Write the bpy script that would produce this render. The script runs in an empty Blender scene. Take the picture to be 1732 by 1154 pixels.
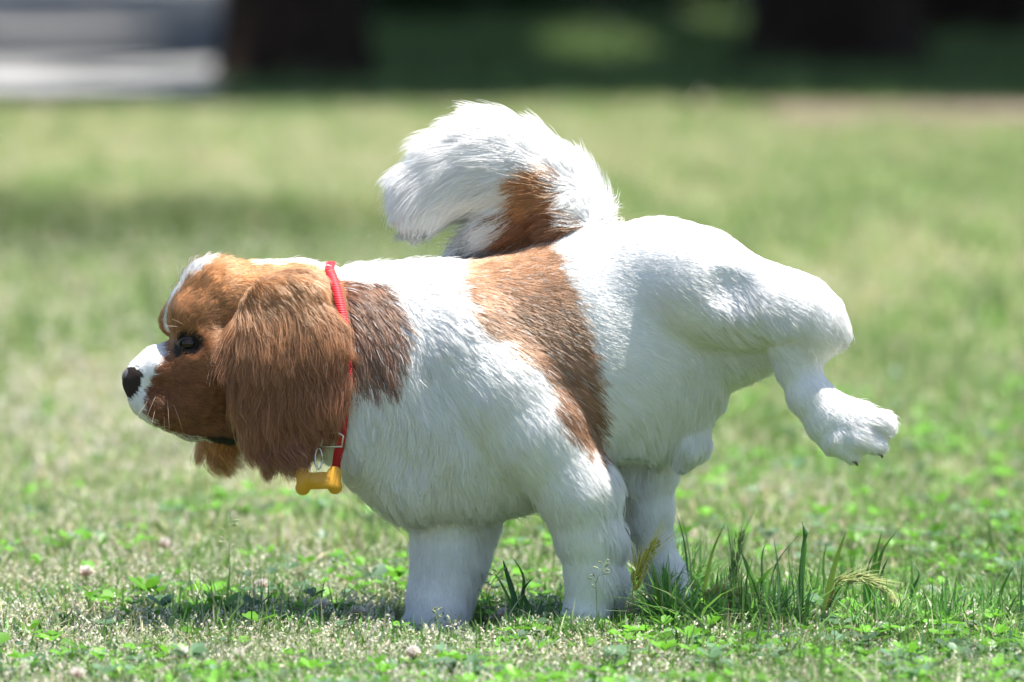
import bpy, math, random
import numpy as np
from mathutils import Vector
from mathutils.kdtree import KDTree
rng = np.random.default_rng(7)
random.seed(7)
sc = bpy.context.scene
COL = sc.collection

# ------------------------------------------------------------------ camera, sky, sun, exposure
F_PX = 1732 * 200 / 36.0
CAM_H, CAM_D, PITCH = 0.656, 5.0, math.radians(4.56)
cam = bpy.data.cameras.new('camera'); cam_o = bpy.data.objects.new('camera', cam); COL.objects.link(cam_o)
cam.lens = 200; cam.sensor_width = 36; cam.clip_start = 0.1; cam.clip_end = 500
cam_o.location = (0, -CAM_D, CAM_H); cam_o.rotation_euler = (math.pi / 2 - PITCH, 0, 0)
cam.dof.use_dof = True; cam.dof.focus_distance = 4.95; cam.dof.aperture_fstop = 4.6; cam.dof.aperture_blades = 0
sc.camera = cam_o
SUN = np.array([0.30, -0.06, 0.95]); SUN /= np.linalg.norm(SUN)
world = bpy.data.worlds.new('World'); sc.world = world; world.use_nodes = True
wn = world.node_tree; bg = wn.nodes['Background']
sky = wn.nodes.new('ShaderNodeTexSky'); sky.sky_type = 'NISHITA'; sky.sun_disc = False
sky.sun_elevation = math.asin(SUN[2]); sky.sun_rotation = math.atan2(SUN[0], SUN[1])
wn.links.new(sky.outputs[0], bg.inputs[0]); bg.inputs[1].default_value = 0.088
sl = bpy.data.lights.new('sun', 'SUN'); sl.energy = 5.0; sl.angle = math.radians(0.53); sl.color = (1, 0.95, 0.87)
so = bpy.data.objects.new('sun', sl); COL.objects.link(so)
so.rotation_euler = Vector(SUN).to_track_quat('Z', 'Y').to_euler(); so.location = (2, 2, 6)
sc.view_settings.view_transform = 'Standard'; sc.view_settings.look = 'None'
sc.view_settings.exposure = 1.42; sc.view_settings.gamma = 1
sc.cycles.use_denoising = True
sc.cycles.max_bounces = 14; sc.cycles.diffuse_bounces = 4; sc.cycles.glossy_bounces = 3
sc.cycles.transmission_bounces = 10; sc.cycles.transparent_max_bounces = 8
sc.cycles.use_adaptive_sampling = True; sc.cycles.adaptive_threshold = 0.02
try:
    sc.cycles_curves.shape = 'RIBBONS'; sc.cycles_curves.subdivisions = 2
except Exception: pass

def at(u, v, y):
    """photo pixel -> point on the vertical plane at depth y"""
    a = (u - 866) / F_PX; b = (577 - v) / F_PX
    c, s = math.cos(PITCH), math.sin(PITCH)
    t = (y + CAM_D) / (c + b * s)
    return np.array([a * t, y, CAM_H + t * (-s + b * c)])
def ground_at(u, v, z=0.0):
    a = (u - 866) / F_PX; b = (577 - v) / F_PX
    c, s = math.cos(PITCH), math.sin(PITCH)
    t = (z - CAM_H) / (-s + b * c)
    return np.array([a * t, -CAM_D + t * (c + b * s), z])
S_PX = (at(966, 577, 0)[0] - at(866, 577, 0)[0]) / 100
Z0 = at(866, 577, 0)[2]
SZ = (at(866, 477, 0)[2] - Z0) / 100

# ------------------------------------------------------------------ helpers
def tag(o, label=None, cat=None, group=None, kind=None):
    if label: o['label'] = label
    if cat: o['category'] = cat
    if group: o['group'] = group
    if kind: o['kind'] = kind
    return o
def link(o, parent=None):
    COL.objects.link(o)
    if parent is not None: o.parent = parent
    return o
def empty(name, loc=(0, 0, 0), parent=None):
    o = bpy.data.objects.new(name, None); o.location = loc; o.empty_display_size = 0.02
    return link(o, parent)
def np_mesh(name, V, faces, mat=None, cols=None, parent=None, smooth=True, hide=False):
    """V (n,3); faces: list of (m,k) int arrays; cols (n,3)"""
    me = bpy.data.meshes.new(name)
    V = np.asarray(V, np.float32)
    me.vertices.add(len(V)); me.vertices.foreach_set('co', V.ravel())
    loops = np.concatenate([f.ravel() for f in faces]).astype(np.int32)
    cnt = np.concatenate([np.full(len(f), f.shape[1], np.int32) for f in faces])
    st = np.concatenate([[0], np.cumsum(cnt)[:-1]]).astype(np.int32)
    me.loops.add(len(loops)); me.loops.foreach_set('vertex_index', loops)
    me.polygons.add(len(cnt)); me.polygons.foreach_set('loop_start', st)
    me.update(calc_edges=True)
    if smooth: me.polygons.foreach_set('use_smooth', np.ones(len(cnt), bool))
    if cols is not None:
        a = me.attributes.new('col', 'FLOAT_COLOR', 'POINT')
        c4 = np.ones((len(V), 4), np.float32); c4[:, :3] = cols
        a.data.foreach_set('color', c4.ravel())
    o = bpy.data.objects.new(name, me)
    if mat: me.materials.append(mat)
    return link(o, parent)
class MB:
    """collects pieces, builds one mesh"""
    def __init__(s): s.v = []; s.f = {}; s.c = []; s.n = 0
    def add(s, V, F, col=(1, 1, 1)):
        V = np.asarray(V, float); 
        for f in F: s.f.setdefault(len(f), []).append([i + s.n for i in f])
        s.v.append(V); c = np.asarray(col, float)
        s.c.append(np.tile(c, (len(V), 1)) if c.ndim == 1 else c); s.n += len(V)
    def build(s, name, mat, parent=None, smooth=True):
        return np_mesh(name, np.concatenate(s.v), [np.array(f) for f in s.f.values()], mat, np.concatenate(s.c), parent, smooth)
def tube(mb, pts, rad, col=(1, 1, 1), n=8, cap=True, flat=None):
    pts = np.asarray(pts, float); m = len(pts); rad = np.broadcast_to(rad, (m,))
    T = np.gradient(pts, axis=0); T /= np.linalg.norm(T, axis=1)[:, None] + 1e-12
    up = np.array([0, 0, 1.0]) if abs(T[0, 2]) < 0.9 else np.array([0, 1.0, 0])
    V = []
    for k in range(m):
        a = np.cross(T[k], up); a /= np.linalg.norm(a) + 1e-12; b = np.cross(a, T[k]); up = b
        for j in range(n):
            t = 2 * math.pi * j / n
            V.append(pts[k] + rad[k] * (math.cos(t) * a + math.sin(t) * b * (flat or 1)))
    F = [[k * n + j, k * n + (j + 1) % n, (k + 1) * n + (j + 1) % n, (k + 1) * n + j] for k in range(m - 1) for j in range(n)]
    if cap: F += [list(range(n))[::-1], list(range((m - 1) * n, m * n))]
    mb.add(V, F, col)
def nt(mat): return mat.node_tree.nodes, mat.node_tree.links
def principled(name, col, rough=0.5, **kw):
    m = bpy.data.materials.new(name); m.use_nodes = True
    b = m.node_tree.nodes['Principled BSDF']
    b.inputs['Base Color'].default_value = (*col, 1); b.inputs['Roughness'].default_value = rough
    for k, v in kw.items(): b.inputs[k.replace('_', ' ')].default_value = v
    return m
def attr_mat(name, rough=0.6, transl=0.0, spec=0.5, bump=0):
    m = bpy.data.materials.new(name); m.use_nodes = True
    N, L = nt(m); b = N['Principled BSDF']; out = N['Material Output']
    a = N.new('ShaderNodeAttribute'); a.attribute_name = 'col'
    L.new(a.outputs['Color'], b.inputs['Base Color'])
    b.inputs['Roughness'].default_value = rough; b.inputs['Specular IOR Level'].default_value = spec
    if transl:
        t = N.new('ShaderNodeBsdfTranslucent'); L.new(a.outputs['Color'], t.inputs['Color'])
        mx = N.new('ShaderNodeMixShader'); mx.inputs[0].default_value = transl
        L.new(b.outputs[0], mx.inputs[1]); L.new(t.outputs[0], mx.inputs[2]); L.new(mx.outputs[0], out.inputs[0])
    return m
def vnoise(p, seed=0, octaves=3):
    """cheap smooth pseudo noise in [-1,1]; p (n,k)"""
    r = np.random.default_rng(seed); out = 0; amp = 1; tot = 0; f = 1.0
    for o in range(octaves):
        for _ in range(3):
            k = r.normal(size=p.shape[1]) * f * 2.2; out = out + amp * np.sin(p @ k + r.uniform(0, 6.28)); tot += amp
        f *= 2.1; amp *= 0.6
    return out / tot * 1.7

# ------------------------------------------------------------------ ground and background
def ground_material():
    m = bpy.data.materials.new('lawn_soil'); m.use_nodes = True
    N, L = nt(m); b = N['Principled BSDF']; b.inputs['Roughness'].default_value = 0.95
    b.inputs['Specular IOR Level'].default_value = 0.1
    tc = N.new('ShaderNodeTexCoord')
    def noise(scale, det=4):
        n = N.new('ShaderNodeTexNoise'); n.inputs['Scale'].default_value = scale; n.inputs['Detail'].default_value = det
        L.new(tc.outputs['Object'], n.inputs['Vector']); return n
    def ramp(src, stops):
        r = N.new('ShaderNodeValToRGB'); L.new(src.outputs[0], r.inputs[0])
        e = r.color_ramp.elements
        while len(e) < len(stops): e.new(0.5)
        for i, (p, c) in enumerate(stops): e[i].position = p; e[i].color = (*c, 1)
        return r
    r1 = ramp(noise(1.1, 5), [(0.35, (0.06, 0.09, 0.03)), (0.5, (0.10, 0.10, 0.05)), (0.68, (0.17, 0.14, 0.09))])
    r2 = ramp(noise(45, 6), [(0.35, (0.45, 0.45, 0.4)), (0.65, (1.25, 1.25, 1.25))])
    mx = N.new('ShaderNodeMix'); mx.data_type = 'RGBA'; mx.blend_type = 'MULTIPLY'; mx.inputs[0].default_value = 1
    L.new(r1.outputs[0], mx.inputs[6]); L.new(r2.outputs[0], mx.inputs[7]); L.new(mx.outputs[2], b.inputs['Base Color'])
    bp = N.new('ShaderNodeBump'); bp.inputs['Strength'].default_value = 0.6; bp.inputs['Distance'].default_value = 0.01
    L.new(noise(60, 5).outputs[0], bp.inputs['Height']); L.new(bp.outputs[0], b.inputs['Normal'])
    return m
def sheet(name, xs, ys, z, mat, wav=0.0):
    X, Y = np.meshgrid(xs, ys, indexing='ij'); n, k = X.shape
    V = np.stack([X, Y, np.full_like(X, z)], -1).reshape(-1, 3)
    if wav: V[:, 1] += wav * vnoise(V[:, :2] * 1.3, 5)
    I = np.arange(n * k).reshape(n, k)
    F = np.stack([I[:-1, :-1], I[1:, :-1], I[1:, 1:], I[:-1, 1:]], -1).reshape(-1, 4)
    return np_mesh(name, V, [F], mat)
g = sheet('ground', np.linspace(-150, 150, 31), np.linspace(-60, 240, 31), 0, ground_material())
tag(g, kind='structure')
def speckle(name, c1, c2, scale):
    m = bpy.data.materials.new(name); m.use_nodes = True; N, L = nt(m); b = N['Principled BSDF']
    b.inputs['Roughness'].default_value = 0.9; b.inputs['Specular IOR Level'].default_value = 0.08
    tc = N.new('ShaderNodeTexCoord'); n = N.new('ShaderNodeTexNoise'); n.inputs['Scale'].default_value = scale; n.inputs['Detail'].default_value = 8
    L.new(tc.outputs['Object'], n.inputs['Vector']); r = N.new('ShaderNodeValToRGB'); L.new(n.outputs[0], r.inputs[0])
    r.color_ramp.elements[0].position = 0.35; r.color_ramp.elements[1].position = 0.65
    r.color_ramp.elements[0].color = (*c1, 1); r.color_ramp.elements[1].color = (*c2, 1)
    L.new(r.outputs[0], b.inputs['Base Color']); return m
road_m = speckle('asphalt', (0.10, 0.10, 0.105), (0.22, 0.215, 0.21), 1.2)
kerb_m = speckle('pale_concrete', (0.22, 0.22, 0.23), (0.38, 0.38, 0.38), 2)
dirt_m = speckle('bare_dirt', (0.13, 0.09, 0.08), (0.20, 0.145, 0.13), 3)
def row(v): return ground_at(866, v)[1]
tag(sheet('road', np.linspace(-30, -0.96, 30), np.linspace(row(108), 60, 12), 0.006, road_m), kind='structure')
kb = MB()
kv = [(-30, row(165), 0), (-0.97, row(165), 0), (-0.97, row(110), 0), (-30, row(110), 0)]
V = [(x, y, z) for z in (0.0, 0.02) for x, y, _ in kv]
kb.add(V, [[4, 5, 6, 7], [0, 1, 5, 4], [1, 2, 6, 5], [2, 3, 7, 6], [3, 0, 4, 7]])
tag(kb.build('pavement', kerb_m, smooth=False), kind='structure')
tag(sheet('dirt_path', np.linspace(0.75, 14, 60), np.array([row(208), row(202), row(190), row(183)]), 0.008, dirt_m, 0.25), kind='structure')

tag(sheet('woodland_floor', np.linspace(-0.94, 30, 60), np.array([row(172), 16, 22, 60]), 0.004, speckle('shade_dark_floor', (0.04, 0.06, 0.03), (0.09, 0.095, 0.05), 5), 0.2), kind='structure')  # dark tint deepens the tree shade on this ground
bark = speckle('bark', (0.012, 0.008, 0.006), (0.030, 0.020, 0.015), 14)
leafm = attr_mat('leaf', 0.6, 0.35, 0.3)
def sunlit(x, y):
    """openings cut in the crowns to let sun onto chosen patches of ground"""
    ok = np.zeros(len(x), bool)
    for (u, v, ru, rv) in [(1000, 82, 120, 30), (1100, 92, 60, 16), (1215, 40, 60, 30), (660, 22, 60, 20), (60, 134, 420, 27), (90, 52, 200, 9)]:
        c = ground_at(u, v); t1 = ground_at(u + ru, v); t2 = ground_at(u, v - rv); t3 = ground_at(u, v + rv)
        ok |= ((x - c[0]) / (t1[0] - c[0])) ** 2 + ((y - c[1]) / np.where(y > c[1], t2[1] - c[1], c[1] - t3[1])) ** 2 < 1
    return ok
def tree(base, r, height, crown_c, crown_r, nleaf, label):
    root = empty('tree', (base[0], base[1], 0)); tag(root, label, 'tree', 'shade trees behind the lawn')
    mb = MB(); n = 22; zs = np.array([-0.02, 0.05, 0.15, 0.35, 0.8, 1.6, 2.6, 3.6, height])
    rr = r * np.array([1.35, 1.22, 1.12, 1.04, 1.0, 0.95, 0.88, 0.75, 0.4])
    V = []
    for k, (z, q) in enumerate(zip(zs, rr)):
        for j in range(n):
            t = 2 * math.pi * j / n
            fl = 1 + 0.07 * math.sin(5 * t + 1.3) * (1.6 if z < 0.3 else 0.7) + 0.03 * math.sin(11 * t + z * 2)
            V.append((q * fl * math.cos(t), q * fl * math.sin(t), z))
    F = [[k * n + j, k * n + (j + 1) % n, (k + 1) * n + (j + 1) % n, (k + 1) * n + j] for k in range(len(zs) - 1) for j in range(n)]
    mb.add(V, F)
    for i in range(7):
        a = i * 0.9 + base[0]; L = crown_r[0] * 0.6; h0 = 2.3 + 0.25 * i
        P = [(0, 0, h0), (math.cos(a) * L * 0.3, math.sin(a) * L * 0.3, h0 + 0.8), (math.cos(a) * L * 0.7, math.sin(a) * L * 0.7, h0 + 1.3), (math.cos(a) * L, math.sin(a) * L, h0 + 1.5)]
        tube(mb, P, np.array([0.14, 0.1, 0.06, 0.02]))
    mb.build('trunk', bark, root)
    r_ = np.random.default_rng(int(abs(base[0]) * 100) + 5)
    cc = r_.normal(size=(90, 3)); cc /= np.linalg.norm(cc, axis=1)[:, None]; cc *= r_.uniform(0.25, 1, (90, 1)) ** 0.5
    cc = cc * np.array(crown_r) + np.array(crown_c)
    P = cc[r_.integers(0, 90, nleaf)] + r_.normal(size=(nleaf, 3)) * np.array([0.8, 0.8, 0.4])
    wp = P + np.array([base[0], base[1], 0])
    gx = wp[:, 0] - SUN[0] / SUN[2] * wp[:, 2]; gy = wp[:, 1] - SUN[1] / SUN[2] * wp[:, 2]
    keep = (P[:, 2] > 1.5) & ~sunlit(gx, gy) & (gy > row(178) + 0.25 * np.sin(gx * 2.3))  # crown leaves culled along the sun to shape shade edge and sun patches
    keep &= ~((gx < -1.5) & (gy > row(176)) & (r_.random(nleaf) < 0.35))
    P = P[keep]; m = len(P)
    a = r_.normal(size=(m, 3)); a /= np.linalg.norm(a, axis=1)[:, None]; b = np.cross(a, r_.normal(size=(m, 3))); b /= np.linalg.norm(b, axis=1)[:, None]
    s = r_.uniform(0.07, 0.16, (m, 1))
    V = np.stack([P - a * s, P - b * s * 0.5, P + a * s, P + b * s * 0.5], 1).reshape(-1, 3)
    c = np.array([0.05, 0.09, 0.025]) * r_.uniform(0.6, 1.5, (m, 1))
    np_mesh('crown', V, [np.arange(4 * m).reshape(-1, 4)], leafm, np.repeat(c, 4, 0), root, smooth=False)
    return root
b1 = ground_at(490, 140); b2 = ground_at(1402, 118)
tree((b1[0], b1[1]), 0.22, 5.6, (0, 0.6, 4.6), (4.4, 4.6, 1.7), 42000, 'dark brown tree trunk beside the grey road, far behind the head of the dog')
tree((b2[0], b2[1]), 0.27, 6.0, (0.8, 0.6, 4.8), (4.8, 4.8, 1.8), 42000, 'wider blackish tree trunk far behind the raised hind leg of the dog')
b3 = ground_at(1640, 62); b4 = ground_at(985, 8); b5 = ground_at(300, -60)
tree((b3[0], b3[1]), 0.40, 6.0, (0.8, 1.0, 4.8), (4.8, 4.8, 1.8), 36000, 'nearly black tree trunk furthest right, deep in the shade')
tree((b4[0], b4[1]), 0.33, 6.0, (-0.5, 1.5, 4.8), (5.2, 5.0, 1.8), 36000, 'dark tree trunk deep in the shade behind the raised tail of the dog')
def shrub(u, v, w, h, label):
    c = ground_at(u, v); root = empty('shrub', (c[0], c[1], 0)); tag(root, label, 'shrub', 'dark shrubs under the trees')
    r_ = np.random.default_rng(int(u)); n = 2600
    q = r_.normal(size=(40, 3)); q /= np.linalg.norm(q, axis=1)[:, None]; q[:, 2] = np.abs(q[:, 2]); q *= r_.uniform(0.3, 1, (40, 1))
    P = q[r_.integers(0, 40, n)] * np.array([w, w * 0.6, h * 0.85]) + r_.normal(size=(n, 3)) * 0.06; P[:, 2] = np.abs(P[:, 2]) + 0.02
    a = r_.normal(size=(n, 3)); a /= np.linalg.norm(a, axis=1)[:, None]; b = np.cross(a, r_.normal(size=(n, 3))); b /= np.linalg.norm(b, axis=1)[:, None]
    s = r_.uniform(0.03, 0.06, (n, 1)); V = np.stack([P - a * s, P - b * s * .5, P + a * s, P + b * s * .5], 1).reshape(-1, 3)
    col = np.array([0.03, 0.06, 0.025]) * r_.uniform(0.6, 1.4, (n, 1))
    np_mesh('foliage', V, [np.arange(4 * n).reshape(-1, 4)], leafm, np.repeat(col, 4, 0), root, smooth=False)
    st = MB()
    for i in range(6):
        a_ = i * 1.05; tube(st, [(0, 0, 0), (math.cos(a_) * w * .25, math.sin(a_) * w * .2, h * .4), (math.cos(a_) * w * .6, math.sin(a_) * w * .4, h * .8)], np.array([.03, .02, .006]))
    st.build('stem', bark, root)
shrub(700, 45, 0.28, 0.35, 'low dark leafy shrub just right of the road-side tree trunk')
shrub(880, 30, 0.30, 0.30, 'low dark leafy shrub under the trees, above the tail tip of the dog')
shrub(1160, 15, 0.30, 0.35, 'low dark leafy shrub in shade beside the wide tree trunk')

# ------------------------------------------------------------------ the dog: signed distance field in (u, depth, -v) pixel space
def dc(u): return -(560 - u) * 0.22 - 20        # head centre line: the head is turned a little to the camera
class Field:
    def __init__(s): s.p = []
    def cap(s, a, b, k=18, sy=1.0):
        """a,b = (u, v, d, r); sy depth scale"""
        s.p.append(('c', np.array([a[0], a[2], -a[1], a[3]], float), np.array([b[0], b[2], -b[1], b[3]], float), k, sy))
    def chain(s, pts, k=18, sy=1.0):
        for a, b in zip(pts[:-1], pts[1:]): s.cap(a, b, k, sy)
    def bbox(s, pr, pad):
        a, b, sy = pr[1], pr[2], pr[4]
        r = max(a[3], b[3]) + pad; ry = max(a[3], b[3]) * sy + pad
        e = np.array([r, max(ry, pad), r]); return np.minimum(a[:3], b[:3]) - e, np.maximum(a[:3], b[:3]) + e
    def dent(s, u, v, d, r, k=22):
        s.neg = getattr(s, 'neg', []) + [(u, d, -v, r, k)]
    def prim(s, pr, X, Y, Z):
        _, a, b, k, sy = pr
        by = a[1] + (b[1] - a[1]) * 0.5
        A = np.array([a[0], (a[1] - by) / sy, a[2]]); B = np.array([b[0], (b[1] - by) / sy, b[2]])
        Yq = (Y - by) / sy; d = B - A; dd = d @ d + 1e-9
        t = np.clip(((X - A[0]) * d[0] + (Yq - A[1]) * d[1] + (Z - A[2]) * d[2]) / dd, 0, 1)
        r = a[3] + (b[3] - a[3]) * t
        return (np.sqrt((X - A[0] - t * d[0]) ** 2 + (Yq - A[1] - t * d[1]) ** 2 + (Z - A[2] - t * d[2]) ** 2) - r) * min(1, sy ** 0.5)
    def eval(s, X, Y, Z):
        F = np.full(X.shape, 60.0)
        for pr in s.p:
            f = s.prim(pr, X, Y, Z); k = pr[3]
            h = np.maximum(k - np.abs(F - f), 0) / k
            F = np.minimum(F, f) - h * h * k * 0.25
        return F
    def grid(s, lo, hi, h):
        ax = [np.arange(lo[i], hi[i] + h, h) for i in range(3)]
        F = np.full([len(a) for a in ax], 60.0, np.float32)
        for pr in s.p:
            l, u = s.bbox(pr, 40)
            sl_ = [slice(max(0, int((l[i] - lo[i]) / h)), max(1, int((u[i] - lo[i]) / h) + 2)) for i in range(3)]
            X, Y, Z = np.meshgrid(ax[0][sl_[0]], ax[1][sl_[1]], ax[2][sl_[2]], indexing='ij')
            f = s.prim(pr, X, Y, Z); k = pr[3]; G = F[sl_[0], sl_[1], sl_[2]]
            q = np.maximum(k - np.abs(G - f), 0) / k
            F[sl_[0], sl_[1], sl_[2]] = np.minimum(G, f) - q * q * k * 0.25
        return F, np.array([ax[0][0], ax[1][0], ax[2][0]])
def surface_nets(F, org, h):
    S = F < 0
    C = [(i, j, k) for i in (0, 1) for j in (0, 1) for k in (0, 1)]
    n = np.array(F.shape) - 1
    cnt = sum(S[i:i + n[0], j:j + n[1], k:k + n[2]].astype(np.int8) for i, j, k in C)
    act = np.argwhere((cnt > 0) & (cnt < 8))
    idx = np.full(tuple(n), -1, np.int64); idx[tuple(act.T)] = np.arange(len(act))
    vals = {c: F[act[:, 0] + c[0], act[:, 1] + c[1], act[:, 2] + c[2]] for c in C}
    acc = np.zeros((len(act), 3)); w = np.zeros(len(act))
    for a in C:
        for ax in range(3):
            if a[ax] == 0:
                b = list(a); b[ax] = 1; b = tuple(b); fa, fb = vals[a], vals[b]
                m = (fa < 0) != (fb < 0); t = np.where(m, fa / np.where(m, fa - fb, 1), 0)
                p = np.array(a, float) + t[:, None] * (np.array(b, float) - np.array(a, float))
                acc += p * m[:, None]; w += m
    V = org + h * (act + acc / w[:, None])
    quads = []
    for ax in range(3):
        o1, o2 = (ax + 1) % 3, (ax + 2) % 3
        sl0 = [slice(None)] * 3; sl1 = [slice(None)] * 3; sl0[ax] = slice(0, -1); sl1[ax] = slice(1, None)
        ch = S[tuple(sl0)] != S[tuple(sl1)]
        e = np.argwhere(ch); e = e[(e[:, o1] > 0) & (e[:, o2] > 0) & (e[:, o1] < n[o1]) & (e[:, o2] < n[o2])]
        ins = S[tuple(e.T)]
        q = []
        for d1, d2 in ((-1, -1), (0, -1), (0, 0), (-1, 0)):
            c = e.copy(); c[:, o1] += d1; c[:, o2] += d2; q.append(idx[tuple(c.T)])
        q = np.stack(q, 1); q[~ins] = q[~ins][:, ::-1]; quads.append(q)
    Q = np.concatenate(quads); return V, Q[(Q >= 0).all(1)]
def W(P):
    """pixel space (u, depth, -v) -> world"""
    P = np.asarray(P, float)
    return np.stack([(P[..., 0] - 866) * S_PX, P[..., 1] * S_PX, Z0 + (P[..., 2] + 577) * SZ], -1)

trunk = Field()
trunk.chain([(470, 560, dc(470), 88), (560, 585, -22, 122), (640, 625, -12, 160)], 30, 0.80)
trunk.chain([(640, 625, -10, 160), (700, 640, 0, 188), (770, 662, 0, 204), (850, 652, 0, 196), (940, 618, 0, 184), (1030, 575, 0, 182), (1110, 545, 0, 160), (1160, 500, 0, 112)], 40, 0.70)
trunk.chain([(1080, 700, 0, 90), (1120, 650, 0, 100)], 30, 0.8)
trunk.chain([(630, 742, -30, 60), (705, 785, -20, 72), (790, 800, 0, 64)], 40, 1.1)     # chest ruff
legs = Field()
legs.chain([(790, 590, -52, 112), (850, 650, -84, 96), (905, 718, -98, 84), (975, 815, -104, 64), (992, 890, -96, 51), (1002, 960, -90, 43), (995, 1042, -86, 41)], 20)
legs.cap((1008, 818, -100, 36), (1012, 850, -98, 30), 14)
legs.chain([(993, 1042, -84, 43), (955, 1072, -86, 27)], 20)
legs.chain([(730, 780, 50, 90), (768, 880, 50, 68), (760, 950, 36, 57), (744, 1015, 20, 49), (738, 1055, 0, 46)], 30)
legs.chain([(738, 1050, 0, 44), (705, 1064, -4, 27)], 20)
legs.chain([(1080, 660, 60, 110), (1092, 790, 66, 52), (1098, 870, 66, 37), (1104, 925, 66, 30), (1130, 985, 66, 30), (1138, 1030, 64, 32)], 26)
legs.chain([(1138, 1030, 64, 32), (1120, 1045, 60, 24)], 20)
hind = Field()
hind.chain([(1110, 470, -30, 98), (1180, 476, -84, 88), (1243, 494, -126, 68), (1300, 503, -152, 57), (1345, 516, -162, 54), (1376, 536, -158, 43), (1395, 553, -154, 25)], 30)
hind.chain([(1190, 562, 8, 88), (1250, 566, -16, 72), (1318, 562, -68, 48), (1360, 560, -126, 36)], 26)
hind.chain([(1362, 548, -150, 42), (1340, 580, -150, 34), (1342, 610, -152, 31)], 34)
hind.chain([(1342, 610, -152, 31), (1360, 652, -158, 34), (1394, 690, -162, 39), (1436, 706, -166, 39), (1456, 712, -168, 34)], 14)
hind.chain([(1450, 700, -180, 28), (1478, 700, -184, 22)], 8)
hind.chain([(1440, 722, -190, 26), (1470, 734, -192, 17)], 7)
hind.chain([(1408, 724, -180, 28), (1430, 748, -184, 17)], 8)
hind.cap((1384, 705, -168, 24), (1396, 738, -166, 14), 12)
hind.chain([(1172, 690, -20, 28), (1170, 748, -20, 27), (1156, 774, -16, 18)], 20)
head = Field()
D_ = dc
head.chain([(500, 525, D_(500), 88), (430, 520, D_(430), 76), (375, 512, D_(375), 68)], 24, 0.92)
head.chain([(375, 512, D_(375), 66), (344, 534, D_(335), 55)], 24, 1.05)
head.cap((326, 532, D_(322) - 32, 32), (346, 522, D_(340) - 34, 33), 16)
head.cap((303, 540, D_(298) + 32, 28), (335, 526, D_(330) + 40, 31), 16)
head.cap((360, 600, D_(360) - 34, 62), (345, 630, D_(345) - 26, 58), 24)
head.cap((360, 600, D_(360) + 34, 62), (345, 630, D_(345) + 26, 58), 24)
head.cap((430, 640, D_(430), 92), (350, 660, D_(350), 62), 30, 0.9)
head.chain([(320, 618, D_(320), 54), (272, 620, D_(272), 38), (246, 632, D_(246), 27), (238, 640, D_(238), 24)], 16, 1.3)
head.chain([(315, 672, D_(315) - 19, 42), (278, 674, D_(278) - 18, 34), (254, 668, D_(254) - 12, 28)], 18)
head.chain([(315, 670, D_(315) + 24, 44), (278, 672, D_(278) + 22, 36), (254, 668, D_(254) + 14, 28)], 14)
head.chain([(380, 700, D_(380), 44), (325, 708, D_(325), 27), (290, 704, D_(290), 18)], 10)
earn = Field()
EARDV = 14
def ed(u, v): return D_(470) - 86 - 14 * math.sin(min(1, max(0, (v - 480) / 200)) * math.pi)
earn.chain([(450, 500, D_(450) - 66, 32), (505, 490, D_(500) - 68, 36)], 26, 0.5)
for P in ([(462, 524, 0, 44), (456, 580, 0, 57), (450, 650, 0, 52), (450, 712, 0, 40), (462, 738, 0, 26)],
          [(505, 520, 0, 46), (515, 575, 0, 62), (524, 640, 0, 56), (516, 690, 0, 40), (498, 730, 0, 28)]):
    Q = [(p[0], p[1] - EARDV - max(0, p[1] - 600) * 0.12, ed(p[0], p[1]), p[3]) for p in P]
    earn.chain(Q, 14, 0.34)
earf = Field()
earf.chain([(400, 520, D_(400) + 66, 40), (388, 640, D_(388) + 92, 44), (372, 722, D_(372) + 92, 30)], 16, 0.34)
tail = Field()
tail.chain([(990, 418, 0, 30), (972, 372, 14, 36), (944, 328, 30, 44), (900, 300, 48, 50), (846, 285, 60, 53), (787, 296, 66, 52), (734, 326, 66, 44), (706, 352, 62, 30)], 24, 0.8)
tail.chain([(945, 356, 30, 50), (885, 368, 44, 42), (830, 390, 50, 24)], 24, 0.5)
GR = [('trunk', trunk), ('legs', legs), ('hind', hind), ('head', head), ('earn', earn), ('earf', earf), ('tail', tail)]
allf = Field()
for _, f in GR: allf.p += f.p
LO = np.array([195., -245., -1100.]); HI = np.array([1520., 190., -170.]); HH = 4.0
Fg, org = allf.grid(LO, HI, HH)
def dent(u, v, r, depth, k=22.0):
    """press a soft hollow into the near surface"""
    q = surf_depth(u, v); c = np.array([u, q - r + depth, -v]); ax = [org[i] + HH * np.arange(Fg.shape[i]) for i in range(3)]
    X, Y, Z = np.meshgrid(*ax, indexing='ij', sparse=True)
    f = r - np.sqrt((X - c[0]) ** 2 + (Y - c[1]) ** 2 + (Z - c[2]) ** 2); h = np.maximum(k - np.abs(Fg - f), 0) / k
    Fg[...] = np.maximum(Fg, f) + h * h * k * 0.25
def grad(field, P, e=1.5):
    f = lambda d: field.eval(P[:, 0] + d[0], P[:, 1] + d[1], P[:, 2] + d[2])
    return np.stack([f((e, 0, 0)) - f((-e, 0, 0)), f((0, e, 0)) - f((0, -e, 0)), f((0, 0, e)) - f((0, 0, -e))], -1)
def trilin(F, P):
    q = (P - org) / HH; i = np.clip(np.floor(q).astype(int), 0, np.array(F.shape) - 2); t = q - i; out = 0
    for a in (0, 1):
        for b in (0, 1):
            for c in (0, 1):
                w = (t[:, 0] if a else 1 - t[:, 0]) * (t[:, 1] if b else 1 - t[:, 1]) * (t[:, 2] if c else 1 - t[:, 2])
                out = out + w * F[i[:, 0] + a, i[:, 1] + b, i[:, 2] + c]
    return out
def gnormal(P, e=5.0):
    g_ = np.stack([trilin(Fg, P + np.eye(3)[i] * e) - trilin(Fg, P - np.eye(3)[i] * e) for i in range(3)], -1)
    return g_ / (np.linalg.norm(g_, axis=1)[:, None] + 1e-9)
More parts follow.
